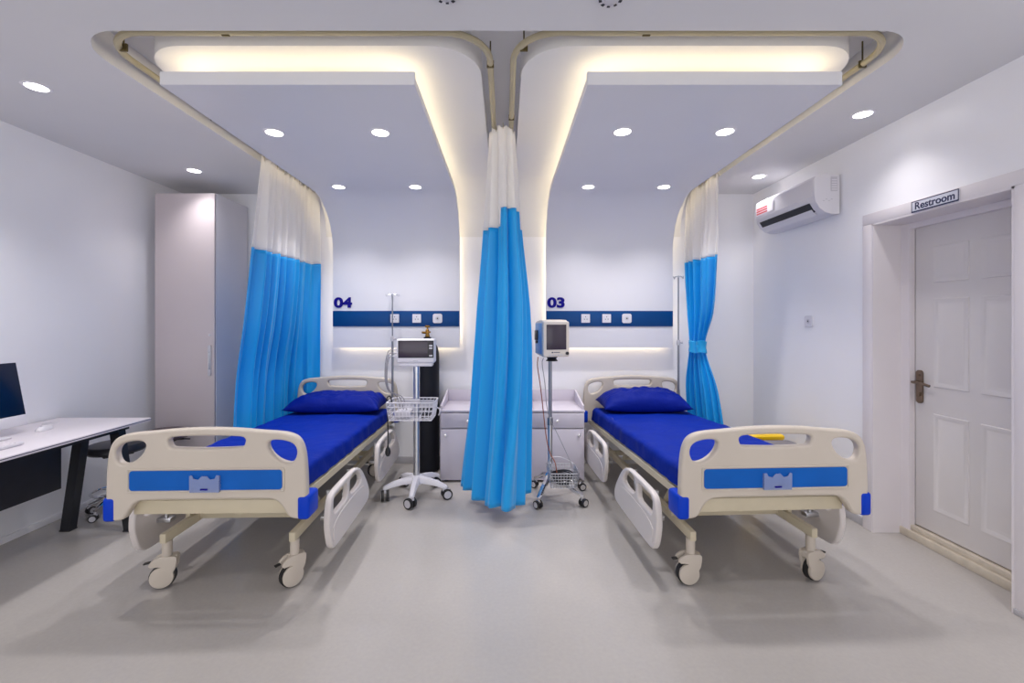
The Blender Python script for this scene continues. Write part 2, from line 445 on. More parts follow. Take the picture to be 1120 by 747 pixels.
for (x, yd, lb) in ((.424, 1.75, 'round white detector on the ceiling in front of bed 03 canopy'), (-.232, 1.73, 'round white ceiling detector cut off by the top picture edge')):
    t = thing('smoke_detector', lb, 'detector', (x, yd, ZC), 0, 'ceiling detectors')
    m = MB(); m.lathe([(.055, 0), (.055, -.012), (.048, -.02), (.040, -.022), (.0, -.022)], 28); m.build('base', WHITEP, t)
    m = MB()
    for k in range(10):
        a = 2*PI*k/10; m.box(-.006, .006, .036, .048, -.0235, -.019, 0, 2, Matrix.Rotation(a, 4, 'Z'))
    m.build('vent', GAP, t)
    m = MB(); m.lathe([(.026, -.021), (.026, -.032), (.018, -.038), (0, -.039)], 20); m.build('sensor', GREYP, t)

# ------------------------------------------------------------------ curtain tracks
ZT = 2.80
def track(x0, x1, label):
    r = .22; pts = [(x0, 4.40)] + [(x0, y) for y in (4., 3.6, 3.2, 2.8, 2.5)] + arc(x0+r, 2.045+r, r, PI, 1.5*PI) \
        + arc(x1-r, 2.045+r, r, 1.5*PI, 2*PI) + [(x1, y) for y in (2.5, 2.8, 3.2, 3.6, 4., 4.40)]
    t = thing('curtain_track', label, 'curtain track', ((x0+x1)/2, 3.2, ZT), 0, 'curtain tracks')
    o = Vector(((x0+x1)/2, 3.2))
    m = MB(); m.tube([(p[0]-o.x, p[1]-o.y, 0) for p in pts], .016, 10); m.build('rail', TRACK, t)
    xm = (x0+x1)/2
    for (bx, by, dx_, dy_) in ((x0, 2.9, 0, 0), (x1, 2.30, 0, 0), (xm-.3, 2.045, 0, 0), (x0+.05, 2.16, 0, 0), (x1, 3.4, 0, 0), (x0, 3.9, 0, 0)):
        m = MB(); m.cyl((bx-o.x, by-o.y, .008), (bx-o.x, by-o.y, ZR-ZT), .004, n=8)
        m.box(bx-o.x-.019, bx-o.x+.019, by-o.y-.006, by-o.y+.006, -.019, .019, .003)
        m.build('bracket', HOOKM, t)
track(-1.925, -.075, 'ivory U-shaped curtain track around the canopy over bed 04')
track(.045, 1.875, 'ivory U-shaped curtain track around the canopy over bed 03')

# ------------------------------------------------------------------ curtains
def interp(path, u):
    L = [0.]
    for a, b in zip(path, path[1:]): L.append(L[-1]+(Vector(b)-Vector(a)).length)
    s = u*L[-1]
    for i in range(len(path)-1):
        if s <= L[i+1]+1e-9:
            f = (s-L[i])/max(1e-9, L[i+1]-L[i]); return Vector(path[i]).lerp(Vector(path[i+1]), f)
    return Vector(path[-1])
def curtain(name, label, keys, ztop, bound, folds, amp, seed, nu=220, header_rings=True, group='hospital curtains'):
    """keys: list of (z, path) from top to bottom; bound(u): height where the net ends"""
    c0 = Vector(keys[-1][1][0]); t = thing(name, label, 'curtain', (c0.x, c0.y, 0), 0, group)
    paths = [(z, [tuple(v) for v in smooth_path([(p[0], p[1], 0) for p in pa], 3)]) for z, pa in keys]
    rnd = random.Random(seed); ph = [rnd.uniform(0, 6.28) for _ in range(6)]
    zb = keys[-1][0]
    def pos(u, z):
        i = 0
        while i < len(paths)-2 and z < paths[i+1][0]: i += 1
        za, zc_ = paths[i][0], paths[i+1][0]
        f = min(1, max(0, (za-z)/(za-zc_)))
        def P_(q):
            b0, b1 = interp(paths[i][1], q), interp(paths[i+1][1], q)
            h = paths[i+1][0]-paths[i][0]
            m0 = (b1-interp(paths[i-1][1], q))/(paths[i+1][0]-paths[i-1][0])*h if i > 0 else b1-b0
            m1 = (interp(paths[i+2][1], q)-b0)/(paths[i+2][0]-paths[i][0])*h if i+2 < len(paths) else b1-b0
            f2, f3 = f*f, f*f*f
            return b0*(2*f3-3*f2+1)+m0*(f3-2*f2+f)+b1*(3*f2-2*f3)+m1*(f3-f2)
        p = P_(u); e = 1e-2
        d = P_(min(1, u+e))-P_(max(0, u-e))
        if d.length < 1e-6: d = Vector((1, 0, 0))
        d.normalize(); nrm = Vector((d.y, -d.x, 0))
        A = amp(z, u) if callable(amp) else amp
        w_ = .65*math.sin(2*PI*folds*u+ph[0]+.5*math.sin(z*1.1+ph[1])) + .35*math.sin(2*PI*folds*1.73*u+ph[2]+.4*math.sin(z*1.7+ph[3])) \
            + .22*math.sin(2*PI*folds*.45*u+ph[4]+z*.5)
        w_ += .10*noise.noise(Vector((u*folds*2.2, z*2.2, seed)))
        edge = min(1, min(u, 1-u)*14+.25)
        q = p+nrm*A*w_*edge
        return Vector((q.x-c0.x, q.y-c0.y, z))
    def sheet(nm, top, bot, nv, m):
        b = bmesh.new(); G = []
        for j in range(nv+1):
            row = []
            for i in range(nu+1):
                u = i/nu; zt, zz = top(u), bot(u)
                row.append(b.verts.new(pos(u, zt+(zz-zt)*j/nv)))
            G.append(row)
        for j in range(nv):
            for i in range(nu): b.faces.new((G[j][i], G[j][i+1], G[j+1][i+1], G[j+1][i]))
        me = bpy.data.meshes.new(nm); b.to_mesh(me); b.free()
        o = link(nm, me, m, t, 180)
        md = o.modifiers.new('thickness', 'SOLIDIFY'); md.thickness = .0025
        return o
    sheet('net_header', lambda u: ztop+.012*math.sin(u*folds*2*PI*1.3), bound, 26, NET)
    wob = lambda u: zb+.012*math.sin(u*19+seed)
    sheet('blue_drape', bound, wob, 60, CURT)
    nh = max(4, int(folds*1.2))
    for k in range(nh):
        p = pos((k+.5)/nh, ztop-.005)
        m = MB(); m.tube([(p.x, p.y, ztop-.02), (p.x+.003, p.y, ztop), (p.x, p.y, ZT-.022)], .003, 6); m.build('hook', TRACK, t)
    return t, pos
# beside bed 04
topL = [(-1.925, 3.47), (-1.925, 3.9), (-1.925, 4.2), (-1.92, 4.36), (-1.87, 4.425)]
botL = [(-2.18, 3.48), (-2.17, 3.8), (-2.17, 4.2), (-2.15, 4.41), (-1.98, 4.445), (-1.88, 4.445)]
curtain('hospital_curtain', 'blue hospital curtain with white net top hanging beside the wardrobe',
        [(2.76, topL), (2.0, [(-1.97, 3.40), (-1.965, 3.9), (-1.965, 4.2), (-1.955, 4.38), (-1.86, 4.44)]),
         (1.5, [(-2.035, 3.42), (-2.03, 3.8), (-2.03, 4.2), (-2.02, 4.39), (-1.91, 4.446), (-1.865, 4.446)]),
         (.97, [(-2.14, 3.48), (-2.14, 3.8), (-2.15, 4.2), (-2.13, 4.41), (-1.95, 4.448), (-1.87, 4.448)]), (.2, botL)],
        2.76, lambda u: 2.03+.006*math.sin(u*40), 9, lambda z, u: (.014+.036*min(1, (2.76-z)/.9))*(1-.74*max(0, min(1, (u-.74)/.12))), 3)
# between the beds
topM = [(-.095, 3.12), (-.085, 2.98), (-.02, 2.93), (.05, 2.96), (.062, 3.1), (.06, 3.25)]
midM = [(-.13, 3.2), (-.10, 3.05), (-.02, 2.97), (.07, 3.0), (.085, 3.15), (.10, 3.35)]
botM = [(-.36, 3.62), (-.25, 3.42), (-.10, 3.16), (.02, 3.10), (.10, 3.18), (.14, 3.4), (.235, 3.7)]
curtain('hospital_curtain', 'blue hospital curtain with white net top gathered between the two beds',
        [(2.76, topM), (2.15, midM), (1.3, [(-.21, 3.4), (-.15, 3.2), (-.05, 3.03), (.05, 3.03), (.11, 3.12), (.14, 3.35), (.22, 3.6)]), (.11, botM)],
        2.76, lambda u: 2.10 if u < .36 else (2.225 if u < .70 else 2.12), 7.5, lambda z, u: .014+.036*min(1, (2.76-z)/1.2), 11)
# beside bed 03, tied back
topR = [(1.885, 3.88), (1.885, 4.1), (1.88, 4.3), (1.83, 4.42)]
tr = curtain('hospital_curtain', 'blue hospital curtain with white net top tied back beside the air conditioner wall',
        [(2.76, topR), (2.05, [(1.90, 3.92), (1.89, 4.1), (1.88, 4.3), (1.82, 4.435)]), (1.55, [(1.91, 4.02), (1.90, 4.17), (1.88, 4.3), (1.83, 4.4)]),
         (1.21, [(1.915, 4.19), (1.90, 4.25), (1.87, 4.29), (1.82, 4.33)]), (.8, [(1.98, 4.06), (1.94, 4.18), (1.89, 4.3), (1.815, 4.40)]),
         (.2, [(2.02, 3.97), (1.99, 4.15), (1.94, 4.3), (1.87, 4.42)])],
        2.76, lambda u: 2.05+.006*math.sin(u*30), 6, lambda z, u: .012+.030*abs(math.tanh((z-1.21)*2.5))*(1 if z < 2.3 else .6), 5, 170)
ct = tr[0]
def hull(P_):
    P_ = sorted(P_)
    def half(Q):
        H = []
        for p in Q:
            while len(H) > 1 and (H[-1][0]-H[-2][0])*(p[1]-H[-2][1])-(H[-1][1]-H[-2][1])*(p[0]-H[-2][0]) <= 0: H.pop()
            H.append(p)
        return H[:-1]
    return half(P_)+half(P_[::-1])
def band_ring(z, grow):
    pts = hull([tuple(tr[1](k/120, z).xy) for k in range(121)])
    pts = smooth_poly(pts, 1)
    cx = sum(p[0] for p in pts)/len(pts); cy = sum(p[1] for p in pts)/len(pts)
    out = []
    for k in range(40):                      # same count on every ring
        a = 2*PI*k/40; d = Vector((math.cos(a), math.sin(a)))
        r_ = max(((p[0]-cx)*d.x+(p[1]-cy)*d.y) for p in pts)
        out.append((a, r_))
    return [(cx+math.cos(a)*(r_*.93+grow), cy+math.sin(a)*(r_*.93+grow), z+.006*math.sin(a*3)) for a, r_ in out]
m = MB(); m.loft([band_ring(z, g) for z, g in ((1.150, .002), (1.152, .009), (1.175, .010), (1.205, .007), (1.235, .010), (1.262, .010), (1.266, .002))], cap=False)
m.build('tie_band', TIEB, ct)
m = MB(); q = band_ring(1.21, .0)[26]
m.tube([(q[0]-.005, q[1]-.012, 1.16), (q[0]+.003, q[1]-.018, 1.19), (q[0]-.002, q[1]-.018, 1.215), (q[0]+.006, q[1]-.012, 1.25)], [.006, .012, .013, .006], 8)
m.build('tie_knot', TIEB, ct)

# ------------------------------------------------------------------ beds
def oval(cx, cz, rx, rz, tilt=0., egg=0., n=28):
    P_ = []
    for k in range(n):
        a = 2*PI*k/n; x = rx*math.cos(a); z = rz*math.sin(a)*(1+egg*math.cos(a))
        P_.append((cx+x*math.cos(tilt)-z*math.sin(tilt), cz+x*math.sin(tilt)+z*math.cos(tilt)))
    return P_
def board_outline():
    L = [(-.495, .452), (-.495, .50), (-.497, .60), (-.491, .74), (-.480, .815)]
    L += [(-.455, .862), (-.412, .884), (-.36, .893), (-.28, .898), (-.15, .911), (0, .916)]
    R = [(-x, z) for x, z in L[::-1]][1:]
    foot = [(.425, .452), (.40, .47), (.378, .515), (.345, .548), (.30, .556), (0, .556)]
    foot += [(-x, z) for x, z in foot[::-1]][1:]
    return L+R+foot
def round_corner(pts, it=2):
    return smooth_poly(pts, it)
HOLES = [smooth_poly([(-.195, .868), (-.12, .874), (0, .876), (.12, .874), (.195, .868), (.185, .822), (.165, .815), (0, .810), (-.165, .815), (-.185, .822)], 2)]
hl = smooth_poly([(-.452, .785), (-.436, .832), (-.378, .852), (-.318, .853), (-.296, .832), (-.318, .782), (-.37, .742), (-.428, .732)], 2)
HOLES += [hl, [(-x, z) for x, z in hl[::-1]]]
def make_board(name, bed, y, front):
    """front = -1 for the foot end, +1 for the head end: which way the outside faces"""
    b = plate(name, [round_corner(board_outline())]+HOLES, .048, .013, CREAM, bed, 'Y', y, 4)
    yo = y+front*.0245
    a, c_ = sorted((yo-front*.006, yo+front*.002))
    def thin(nm, ol, mt, ya, yb, par):
        m = MB(); m.prism(ol, ya, yb, 'Y'); return m.build(nm, mt, par)
    thin('blue_panel', rrect(-.377, .377, .605, .704, .016), BLUEP, a, c_, b)
    # raised lips around panel and under the grip
    m = MB()
    for zz, xw in ((.598, .385), (.711, .385)): m.tube([(-xw, yo, zz), (-xw*.5, yo, zz), (xw*.5, yo, zz), (xw, yo, zz)], .005, 8)
    for xx in (-.385, .385): m.tube([(xx, yo, .600), (xx, yo, .709)], .005, 8)
    m.build('panel_lip', CREAM, b)
    ol = [(-.072, .600), (.072, .600), (.072, .682), (.060, .684), (.052, .668), (.030, .662), (.012, .680), (-.012, .680), (-.030, .662), (-.052, .668), (-.060, .684), (-.072, .682)]
    ya, yb = sorted((yo+front*.014, yo+front*.017))
    ch = thin('card_holder', ol, CLEARP, ya, yb, b)
    ya, yb = sorted((yo, yo+front*.016))
    m = MB(); m.box(-.073, -.069, ya, yb, .60, .68); m.box(.069, .073, ya, yb, .60, .68); m.box(-.073, .073, ya, yb, .598, .603); m.build('holder_rim', CLEARP, ch)
    ya, yb = sorted((yo+front*.017, yo+front*.019))
    m = MB(); m.box(-.018, .018, ya, yb, .610, .618); m.build('holder_mark', NAVY, ch)
    for s in (-1, 1):
        x0_, x1_ = sorted((s*.449, s*.511))
        y0_, y1_ = sorted((y+front*.030, y-front*(.105 if front < 0 else .034)))
        m = MB(); m.box(x0_, x1_, y0_, y1_, .448, .570, .018, 3); m.build('corner_bumper', BLUE, b)
    return b
def rail_outline(dy=0.):
    P_ = [(-.90, .29), (-.905, .36), (-.885, .45), (-.84, .487), (-.70, .492), (-.52, .492), (-.40, .487), (-.30, .44), (-.20, .34), (-.125, .25), (-.125, .185), (-.18, .162), (-.45, .160), (-.78, .160), (-.86, .175)]
    return [(y+dy, z) for y, z in smooth_poly(P_, 2)][::-1]
def make_rail(bed, s, dy):
    h1 = [(y+dy, z) for y, z in rrect(-.838, -.598, .358, .461, .035)]; h2 = [(y+dy, z) for y, z in smooth_poly([(-.562, .352), (-.562, .472), (-.40, .472), (-.27, .352)], 2)]
    r = plate('side_rail', [rail_outline(dy), h1, h2], .036, .010, RAILW, bed, 'X', s*.525)
    ol = [(y+dy, z) for y, z in smooth_poly([(-.85, .215), (-.85, .335), (-.27, .335), (-.19, .25), (-.19, .205), (-.82, .20)], 2)]
    m = MB(); xa, xb = sorted((s*.5425, s*.5465)); m.prism(ol, xa, xb, 'X'); m.build('rail_inset', RAILW, r)
    for yy in (-.72, -.36):
        m = MB(); m.box(*sorted((s*.43, s*.51)), yy+dy-.025, yy+dy+.025, .285, .310, .004); m.cyl((s*.468, yy+dy, .29), (s*.468, yy+dy, .455), .012); m.build('rail_arm', STEEL, r)
    return r
def make_caster(bed, x, y, ang):
    """twin cream cheeks over a black wheel; ang turns the axle"""
    def circ(cx, cz, r, a0, a1, n): return [(cx+r*math.cos(a0+(a1-a0)*k/n), cz+r*math.sin(a0+(a1-a0)*k/n)) for k in range(n+1)]
    side = circ(-.018, .064, .056, math.radians(-200), math.radians(20), 20)
    side += [(.046, .105), (.052, .14), (.052, .162), (.040, .172), (-.030, .174), (-.052, .166), (-.070, .152), (-.078, .136), (-.068, .126), (-.035, .124), (-.022, .121), (-.05, .112), (-.066, .095)]
    Mz = Matrix.Rotation(ang, 4, 'Z')
    T = Matrix.Translation((x, y, 0))
    m = MB()
    for o in (-.030, .014):
        q = MB(); q.prism(side, o, o+.016, 'Y', .0025); bmesh.ops.transform(q.bm, matrix=T @ Mz, verts=q.bm.verts)
        me = bpy.data.meshes.new('t'); q.bm.to_mesh(me); q.bm.free(); m.bm.from_mesh(me); bpy.data.meshes.remove(me)
    m.box(-.03, .050, -.016, .016, .135, .172, .004, 2, T @ Mz)
    for k in range(5): m.cyl((x+.0, y, .168+k*.017), (x, y, .185+k*.017), .0238 if k % 2 else .0245, n=18)
    c_ = m.build('caster', CREAM, bed)
    w_ = MB(); a = T @ Mz @ Vector((-.018, -.013, .0635)); b = T @ Mz @ Vector((-.018, .013, .0635))
    w_.cyl(a, b, .0625, n=28); w_.build('wheel', RUBBER, c_)
    p_ = MB(); p_.box(-.088, -.058, -.012, .012, .150, .157, .003, 2, T @ Mz @ Matrix.Rotation(-.12, 4, 'Y')); p_.build('brake_pedal', RUBBER, c_)
    return c_
def deck_z(y): return .515-.030*y      # top of the mattress platform: the foot end a little higher
def make_bed(label, loc, rz, casters):
    bed = thing('hospital_bed', label, 'hospital bed', loc, rz, 'hospital beds')
    make_board('footboard', bed, -1.072, -1); make_board('headboard', bed, 1.072, 1)
    for s in (-1, 1):
        make_rail(bed, s, 0); make_rail(bed, s, 1.03)
    # platform
    m = MB()
    for s in (-1, 1):
        m.loft([[(s*.425+dx_, yy, deck_z(yy)+dz) for dx_, dz in ((-.014, -.045), (.014, -.045), (.014, -.004), (-.014, -.004))] for yy in (-1.03, -.5, 0, .5, 1.03)])
    for yy in (-1.02, -.35, .25, 1.02):
        m.box(-.42, .42, yy-.015, yy+.015, deck_z(yy)-.045, deck_z(yy)-.008, .003)
    m.box(-.40, .40, -1.043, -1.022, .462, .533, .006)
    m.build('platform_frame', CREAM2, bed)
    m = MB()
    for (ya, yb) in ((-1.02, -.33), (-.31, .05), (.07, .36), (.38, 1.02)):
        m.loft([[(xx, yy, deck_z(yy)+dz) for xx, dz in ((-.42, -.010), (.42, -.010), (.42, -.001), (-.42, -.001))] for yy in (ya, yb)])
    m.build('deck_panel', CREAM2, bed)
    MB().box(.436, .470, .995, .0+1.034, .405, .4515, .004).build('pole_socket', STEEL, bed)
    # chassis
    m = MB()
    for s in (-1, 1):
        m.box(s*.345-.017, s*.345+.017, -.92, .86, .250, .302, .005)
    for yy in (-.62, .60): m.box(-.345, .345, yy-.02, yy+.02, .262, .298, .004)
    m.build('chassis', CREAM2, bed)
    m = MB()
    for s in (-1, 1):
        for (ya, yb) in ((-.45, -.62), (.40, .24)):
            m.tube([(s*.30, ya, .29), (s*.30, yb, deck_z(yb)-.05)], .016, 8)
        m.box(s*.36-.012, s*.36+.012, -.70, -.66, .29, .50, .003)
    m.tube([(-.30, -.45, .295), (.30, -.45, .295)], .016, 8); m.tube([(-.30, .40, .295), (.30, .40, .295)], .016, 8)
    m.box(-.38, .38, -.83, -.79, .425, .462, .004); m.box(-.02, .02, -.82, -.79, .36, .43, .004)
    m.build('lift_linkage', CREAM2, bed)
    m = MB()
    for xx in (-.20, .20):
        m.tube([(xx, -.98, .452), (xx, -.4, .44), (xx, .2, .44)], .010, 8)
    m.build('crank_rod', STEEL, bed)
    for (x, y), a in zip(((-.345, -.885), (.345, -.885), (-.345, .82), (.345, .82)), casters): make_caster(bed, x, y, a)
    return bed
BEDL = ((-1.53, 3.30, 0), math.radians(1.6)); BEDR = ((1.33, 3.335, 0), math.radians(2.9))
bedL = make_bed('cream hospital bed with blue panels under the number 04', BEDL[0], BEDL[1], (.32, .85, -.4, .6))
bedR = make_bed('cream hospital bed with blue panels under the number 03', BEDR[0], BEDR[1], (.02, math.radians(195), .5, -.3))

def make_mattress(label, loc, rz, seed):
    rings = []; N = 70; hw, th = .425, .115; y0_, y1_ = -1.025, .985
    nx = 20
    for j in range(N+1):
        y = y0_+(y1_-y0_)*j/N
        e = min(y-y0_, y1_-y); rin = .0 if e > .05 else .05-math.sqrt(max(0, .05**2-(.05-e)**2))
        ring = []
        zb = deck_z(y)+.006; zt = zb+th
        def P_(x, z):
            q = Vector((x*4, y*4, seed)); d = noise.noise(q)*.008+noise.noise(q*3.1)*.003+.006*max(0, noise.noise(Vector((x*3+y*2.2, (y-x)*9, seed))))**1.2*2
            side = abs(x) > hw*.96
            zz = z
            if z > zb+.02: zz += d-rin*.7
            xx = x*(1-rin*.35)
            if side: xx += math.copysign(noise.noise(Vector((y*7, z*9, seed+x)))*.010+.004*math.sin(y*21+z*14+seed), x)
            return (xx, y, zz)
        r_ = .035
        for k in range(nx+1): ring.append(P_(-hw+r_+(2*hw-2*r_)*k/nx, zt+.004*math.sin(PI*k/nx)))
        for k in range(1, 5):
            a = PI/2-PI/2*k/5; ring.append(P_(hw-r_+r_*math.cos(a), zt-r_+r_*math.sin(a)))
        for k in range(6): ring.append(P_(hw+.004*k/5, zt-r_-(th-r_-.002)*k/5*.98))
        for k in range(nx+1): ring.append((hw-.01-(2*hw-.02)*k/nx, y, zb))
        for k in range(6): ring.append(P_(-hw-.004*(5-k)/5, zt-r_-(th-r_-.002)*(5-k)/5*.98))
        for k in range(1, 5):
            a = PI-PI/2*k/5; ring.append(P_(-hw+r_+r_*math.cos(a), zt-r_+r_*math.sin(a)))
        rings.append(ring)
    m = MB(); m.loft(rings); o = m.build('mattress', SHEET, None, 60, loc, (0, 0, rz))
    return tag(o, label, 'mattress', 'blue mattresses')
make_mattress('mattress in a royal blue sheet on the bed under number 04', BEDL[0], BEDL[1], 1.3)
make_mattress('mattress in a royal blue sheet on the bed under number 03', BEDR[0], BEDR[1], 8.7)

def make_pillow(label, bed, off, w_, d_, h_, seed, rz, scr=0.):
    N = 40; b = bmesh.new(); G = {}
    def H(u, v):
        a = max(0, 1-abs(u)**3.2); c_ = max(0, 1-abs(v)**2.6)
        return (a*c_)**.55
    for s in (1, -1):
        for i in range(N+1):
            for j in range(N+1):
                u, v = -1+2*i/N, -1+2*j/N
                border = i in (0, N) or j in (0, N)
                if s == -1 and border: continue
                pin = 1-.05*(1-abs(v)**2)*abs(u)**4 - 0; pin2 = 1-.10*(1-abs(u)**2)*abs(v)**4
                x, y = u*w_/2*pin, v*d_/2*pin2
                hh = H(u, v)
                q = Vector((u*2.2, v*2.2, seed)); wr = noise.noise(q*1.2)*.020+noise.noise(q*3)*.012-abs(noise.noise(Vector((u*1.5+v*3, u*5, seed))))*.018
                if scr: wr += scr*max(0, u-.5)*(math.sin(v*9+u*10)*.05+.09)
                z = (h_*.8*hh+wr*hh) if s == 1 else -h_*.2*min(1, hh*1.6)
                z += .0
                G[(s, i, j)] = b.verts.new((x, y, z+h_*.2+.004))
    for s in (1, -1):
        for i in range(N):
            for j in range(N):
                vs = []
                for (a, c_) in ((i, j), (i+1, j), (i+1, j+1), (i, j+1)):
                    k = (s, a, c_)
                    if k not in G: k = (1, a, c_)
                    vs.append(G[k])
                b.faces.new(vs if s == 1 else vs[::-1])
    me = bpy.data.meshes.new('pillow'); b.to_mesh(me); b.free()
    o = link('pillow', me, PILLOW, None, 180)
    loc, brz = bed; R = Matrix.Rotation(brz, 4, 'Z'); p = R @ Vector((off[0], off[1], 0))
    zt = deck_z(off[1])+.006+.115+.022
    o.location = (loc[0]+p.x, loc[1]+p.y, zt); o.rotation_euler = (.03, 0, brz+rz)
    return tag(o, label, 'pillow', 'blue pillows')
make_pillow('long royal blue pillow with a bunched end on the bed under number 04', BEDL, (.0, .79), .86, .40, .165, 4.2, 0.0, 1.)
make_pillow('plump royal blue pillow on the bed under number 03', BEDR, (.0, .79), .80, .42, .19, 9.1, -.05)

# drip poles clamped at the head corners
def iv_pole(label, bed, top):
    loc, brz = bed; p = Matrix.Rotation(brz, 4, 'Z') @ Vector((.452, 1.014, 0))
    t = thing('drip_pole', label, 'drip pole', (loc[0]+p.x, loc[1]+p.y, .452), 0, 'drip poles at the bed heads')
    h = top-.452; mid = h*.66 if top < 1.8 else h*.55
    m = MB(); m.cyl((0, 0, 0), (0, 0, mid), .011, n=14); m.build('outer_tube', POLE, t)
    m = MB(); m.cyl((0, 0, mid), (0, 0, h), .007, n=12); m.build('inner_tube', POLE, t)
    m = MB(); m.lathe([(.011, mid-.03), (.018, mid-.03), (.02, mid), (.016, mid+.02), (.008, mid+.022)], 16); m.cyl((.015, 0, mid-.005), (.04, 0, mid-.005), .008, .011, 10)
    m.build('clamp_collar', GREYP, t)
    for k in range(4):
        a = k*PI/2+.35; d = Vector((math.cos(a), math.sin(a), 0))
        pts = [Vector((0, 0, h-.005)), d*.03+Vector((0, 0, h+.004)), d*.045+Vector((0, 0, h-.004)), d*.056+Vector((0, 0, h-.020)), d*.063+Vector((0, 0, h-.012)), d*.064+Vector((0, 0, h+.004))]
        m = MB(); m.tube(smooth_path(pts, 2), .0035, 6); m.build('hook', STEEL, t)
    m = MB(); m.lathe([(.0, h+.012), (.008, h+.008), (.011, h-.002), (.007, h-.012)], 12); m.build('cap', GREYP, t)
iv_pole('steel drip pole with four hooks at the head of the bed under number 04', BEDL, 1.72)
iv_pole('tall steel drip pole at the head of bed 03 by the tied curtain', BEDR, 1.90)

# ------------------------------------------------------------------ bedside cabinets
def cabinet(label, x0, x1):
    xc = (x0+x1)/2; hw = (x1-x0)/2; y0_, y1_ = 3.965, 4.462
    t = thing('bedside_cabinet', label, 'cabinet', (xc, y1_, 0), 0, 'white bedside cabinets')
    d = y0_-y1_
    m = MB()
    m.box(-hw, -hw+.018, d+.02, 0, .012, .632); m.box(hw-.018, hw, d+.02, 0, .012, .632)
    m.box(-hw+.018, hw-.018, d+.03, 0, .012, .05); m.box(-hw+.018, hw-.018, -.012, 0, .05, .632); m.box(-hw+.018, hw-.018, d+.03, -.012, .478, .492)
    m.build('body', CABW, t)
    m = MB(); m.box(-hw-.004, hw+.004, d, 0, .632, .650, .003); m.build('top', CABW, t)
    m = MB()
    for s in (-1, 1):
        xa, xb = sorted((s*hw, s*(hw-.016)))
        m.prism([(d+.02, .650), (d+.02, .690), (-.30, .715), (-.02, .765), (0, .765), (0, .650)], xa, xb, 'X')
    m.box(-hw+.016, hw-.016, -.016, 0, .650, .765, .002); m.build('upstand', CABW, t)
    m = MB(); m.box(-hw+.004, hw-.004, d, d+.018, .490, .626, .002); dr = m.build('drawer', CABW, t)
    m = MB(); m.lathe([(.0, 0), (.012, 0), (.010, .010), (.014, .018), (.012, .024), (0, .026)], 16, Matrix.Translation((0, d, .558)) @ Matrix.Rotation(PI/2, 4, 'X')); m.build('knob', CHROME, dr)
    m = MB(); m.box(-hw+.004, hw-.004, d, d+.018, .020, .480, .002); do = m.build('door', CABW, t)
    kx = hw-.05 if x0 > 0 else -hw+.05
    m = MB(); m.lathe([(.0, 0), (.012, 0), (.010, .010), (.014, .018), (.012, .024), (0, .026)], 16, Matrix.Translation((kx, d, .43)) @ Matrix.Rotation(PI/2, 4, 'X')); m.build('knob', CHROME, do)
    m = MB()
    for sx in (-1, 1):
        for yy in (d+.05, -.05): m.cyl((sx*(hw-.05), yy, 0), (sx*(hw-.05), yy, .014), .018)
    m.build('foot', BLACK, t)
cabinet('white bedside cabinet beside the black gas cylinder', -.585, -.075)
cabinet('white bedside cabinet behind the box-shaped monitor', .228, .722)

# ------------------------------------------------------------------ gas cylinder
t = thing('gas_cylinder', 'tall black gas cylinder with brass valve against the back wall', 'gas cylinder', (-.757, 4.30, 0))
m = MB(); m.lathe([(0, 0.0), (.105, 0.0), (.115, .012), (.115, 1.10), (.112, 1.15), (.10, 1.20), (.075, 1.245), (.045, 1.265), (.036, 1.275), (.036, 1.30), (0, 1.30)], 32); m.build('body', CYL, t)
m = MB(); m.lathe([(.020, 1.30), (.024, 1.31), (.018, 1.33), (.018, 1.37), (.010, 1.38), (0, 1.38)], 16); m.cyl((-.0, 0, 1.345), (-.05, -.02, 1.345), .011); m.cyl((0, 0, 1.345), (.03, -.03, 1.35), .009)
v = m.build('valve', BRASS, t); v['label'] = 'brass valve'
m = MB(); m.cyl((0, 0, 1.38), (0, 0, 1.40), .008); m.lathe([(.0, 1.395), (.022, 1.395), (.026, 1.405), (.022, 1.415), (0, 1.415)], 12); m.build('hand_wheel', BRASS, v)

# ------------------------------------------------------------------ patient monitor on five-star stand
def small_caster(par, x, y, ang, r=.038, cover=GREYP):
    T = Matrix.Translation((x, y, 0)) @ Matrix.Rotation(ang, 4, 'Z')
    m = MB(); m.cyl(T @ Vector((0, 0, r*1.9)), T @ Vector((0, 0, r*2.5)), r*.28, n=10)
    m.box(-r*.5, r*.9, -r*.22, r*.22, r*1.55, r*2.0, r*.1, 2, T)
    c_ = m.build('caster', cover, par)
    for s in (-1, 1):
        w_ = MB(); w_.cyl(T @ Vector((r*.35, s*r*.22, r)), T @ Vector((r*.35, s*r*.75, r)), r, n=20); w_.build('wheel', RUBBER, c_)
        w_ = MB(); w_.cyl(T @ Vector((r*.35, s*r*.74, r)), T @ Vector((r*.35, s*r*.80, r)), r*.72, n=16); w_.build('hub_cap', cover, c_)
    return c_
SX, SY = -.735, 3.66
t = thing('monitor_stand', 'white wheeled five-legged stand with wire basket beside bed 04', 'stand', (SX, SY, 0))
m = MB(); m.lathe([(.0, .10), (.045, .10), (.05, .13), (.045, .165), (.030, .175), (.0, .175)], 20); m.build('hub', WHITEP, t)
m = MB(); m.cyl((0, 0, .17), (0, 0, 1.085), .026, n=20); m.build('pole', STEEL, t)
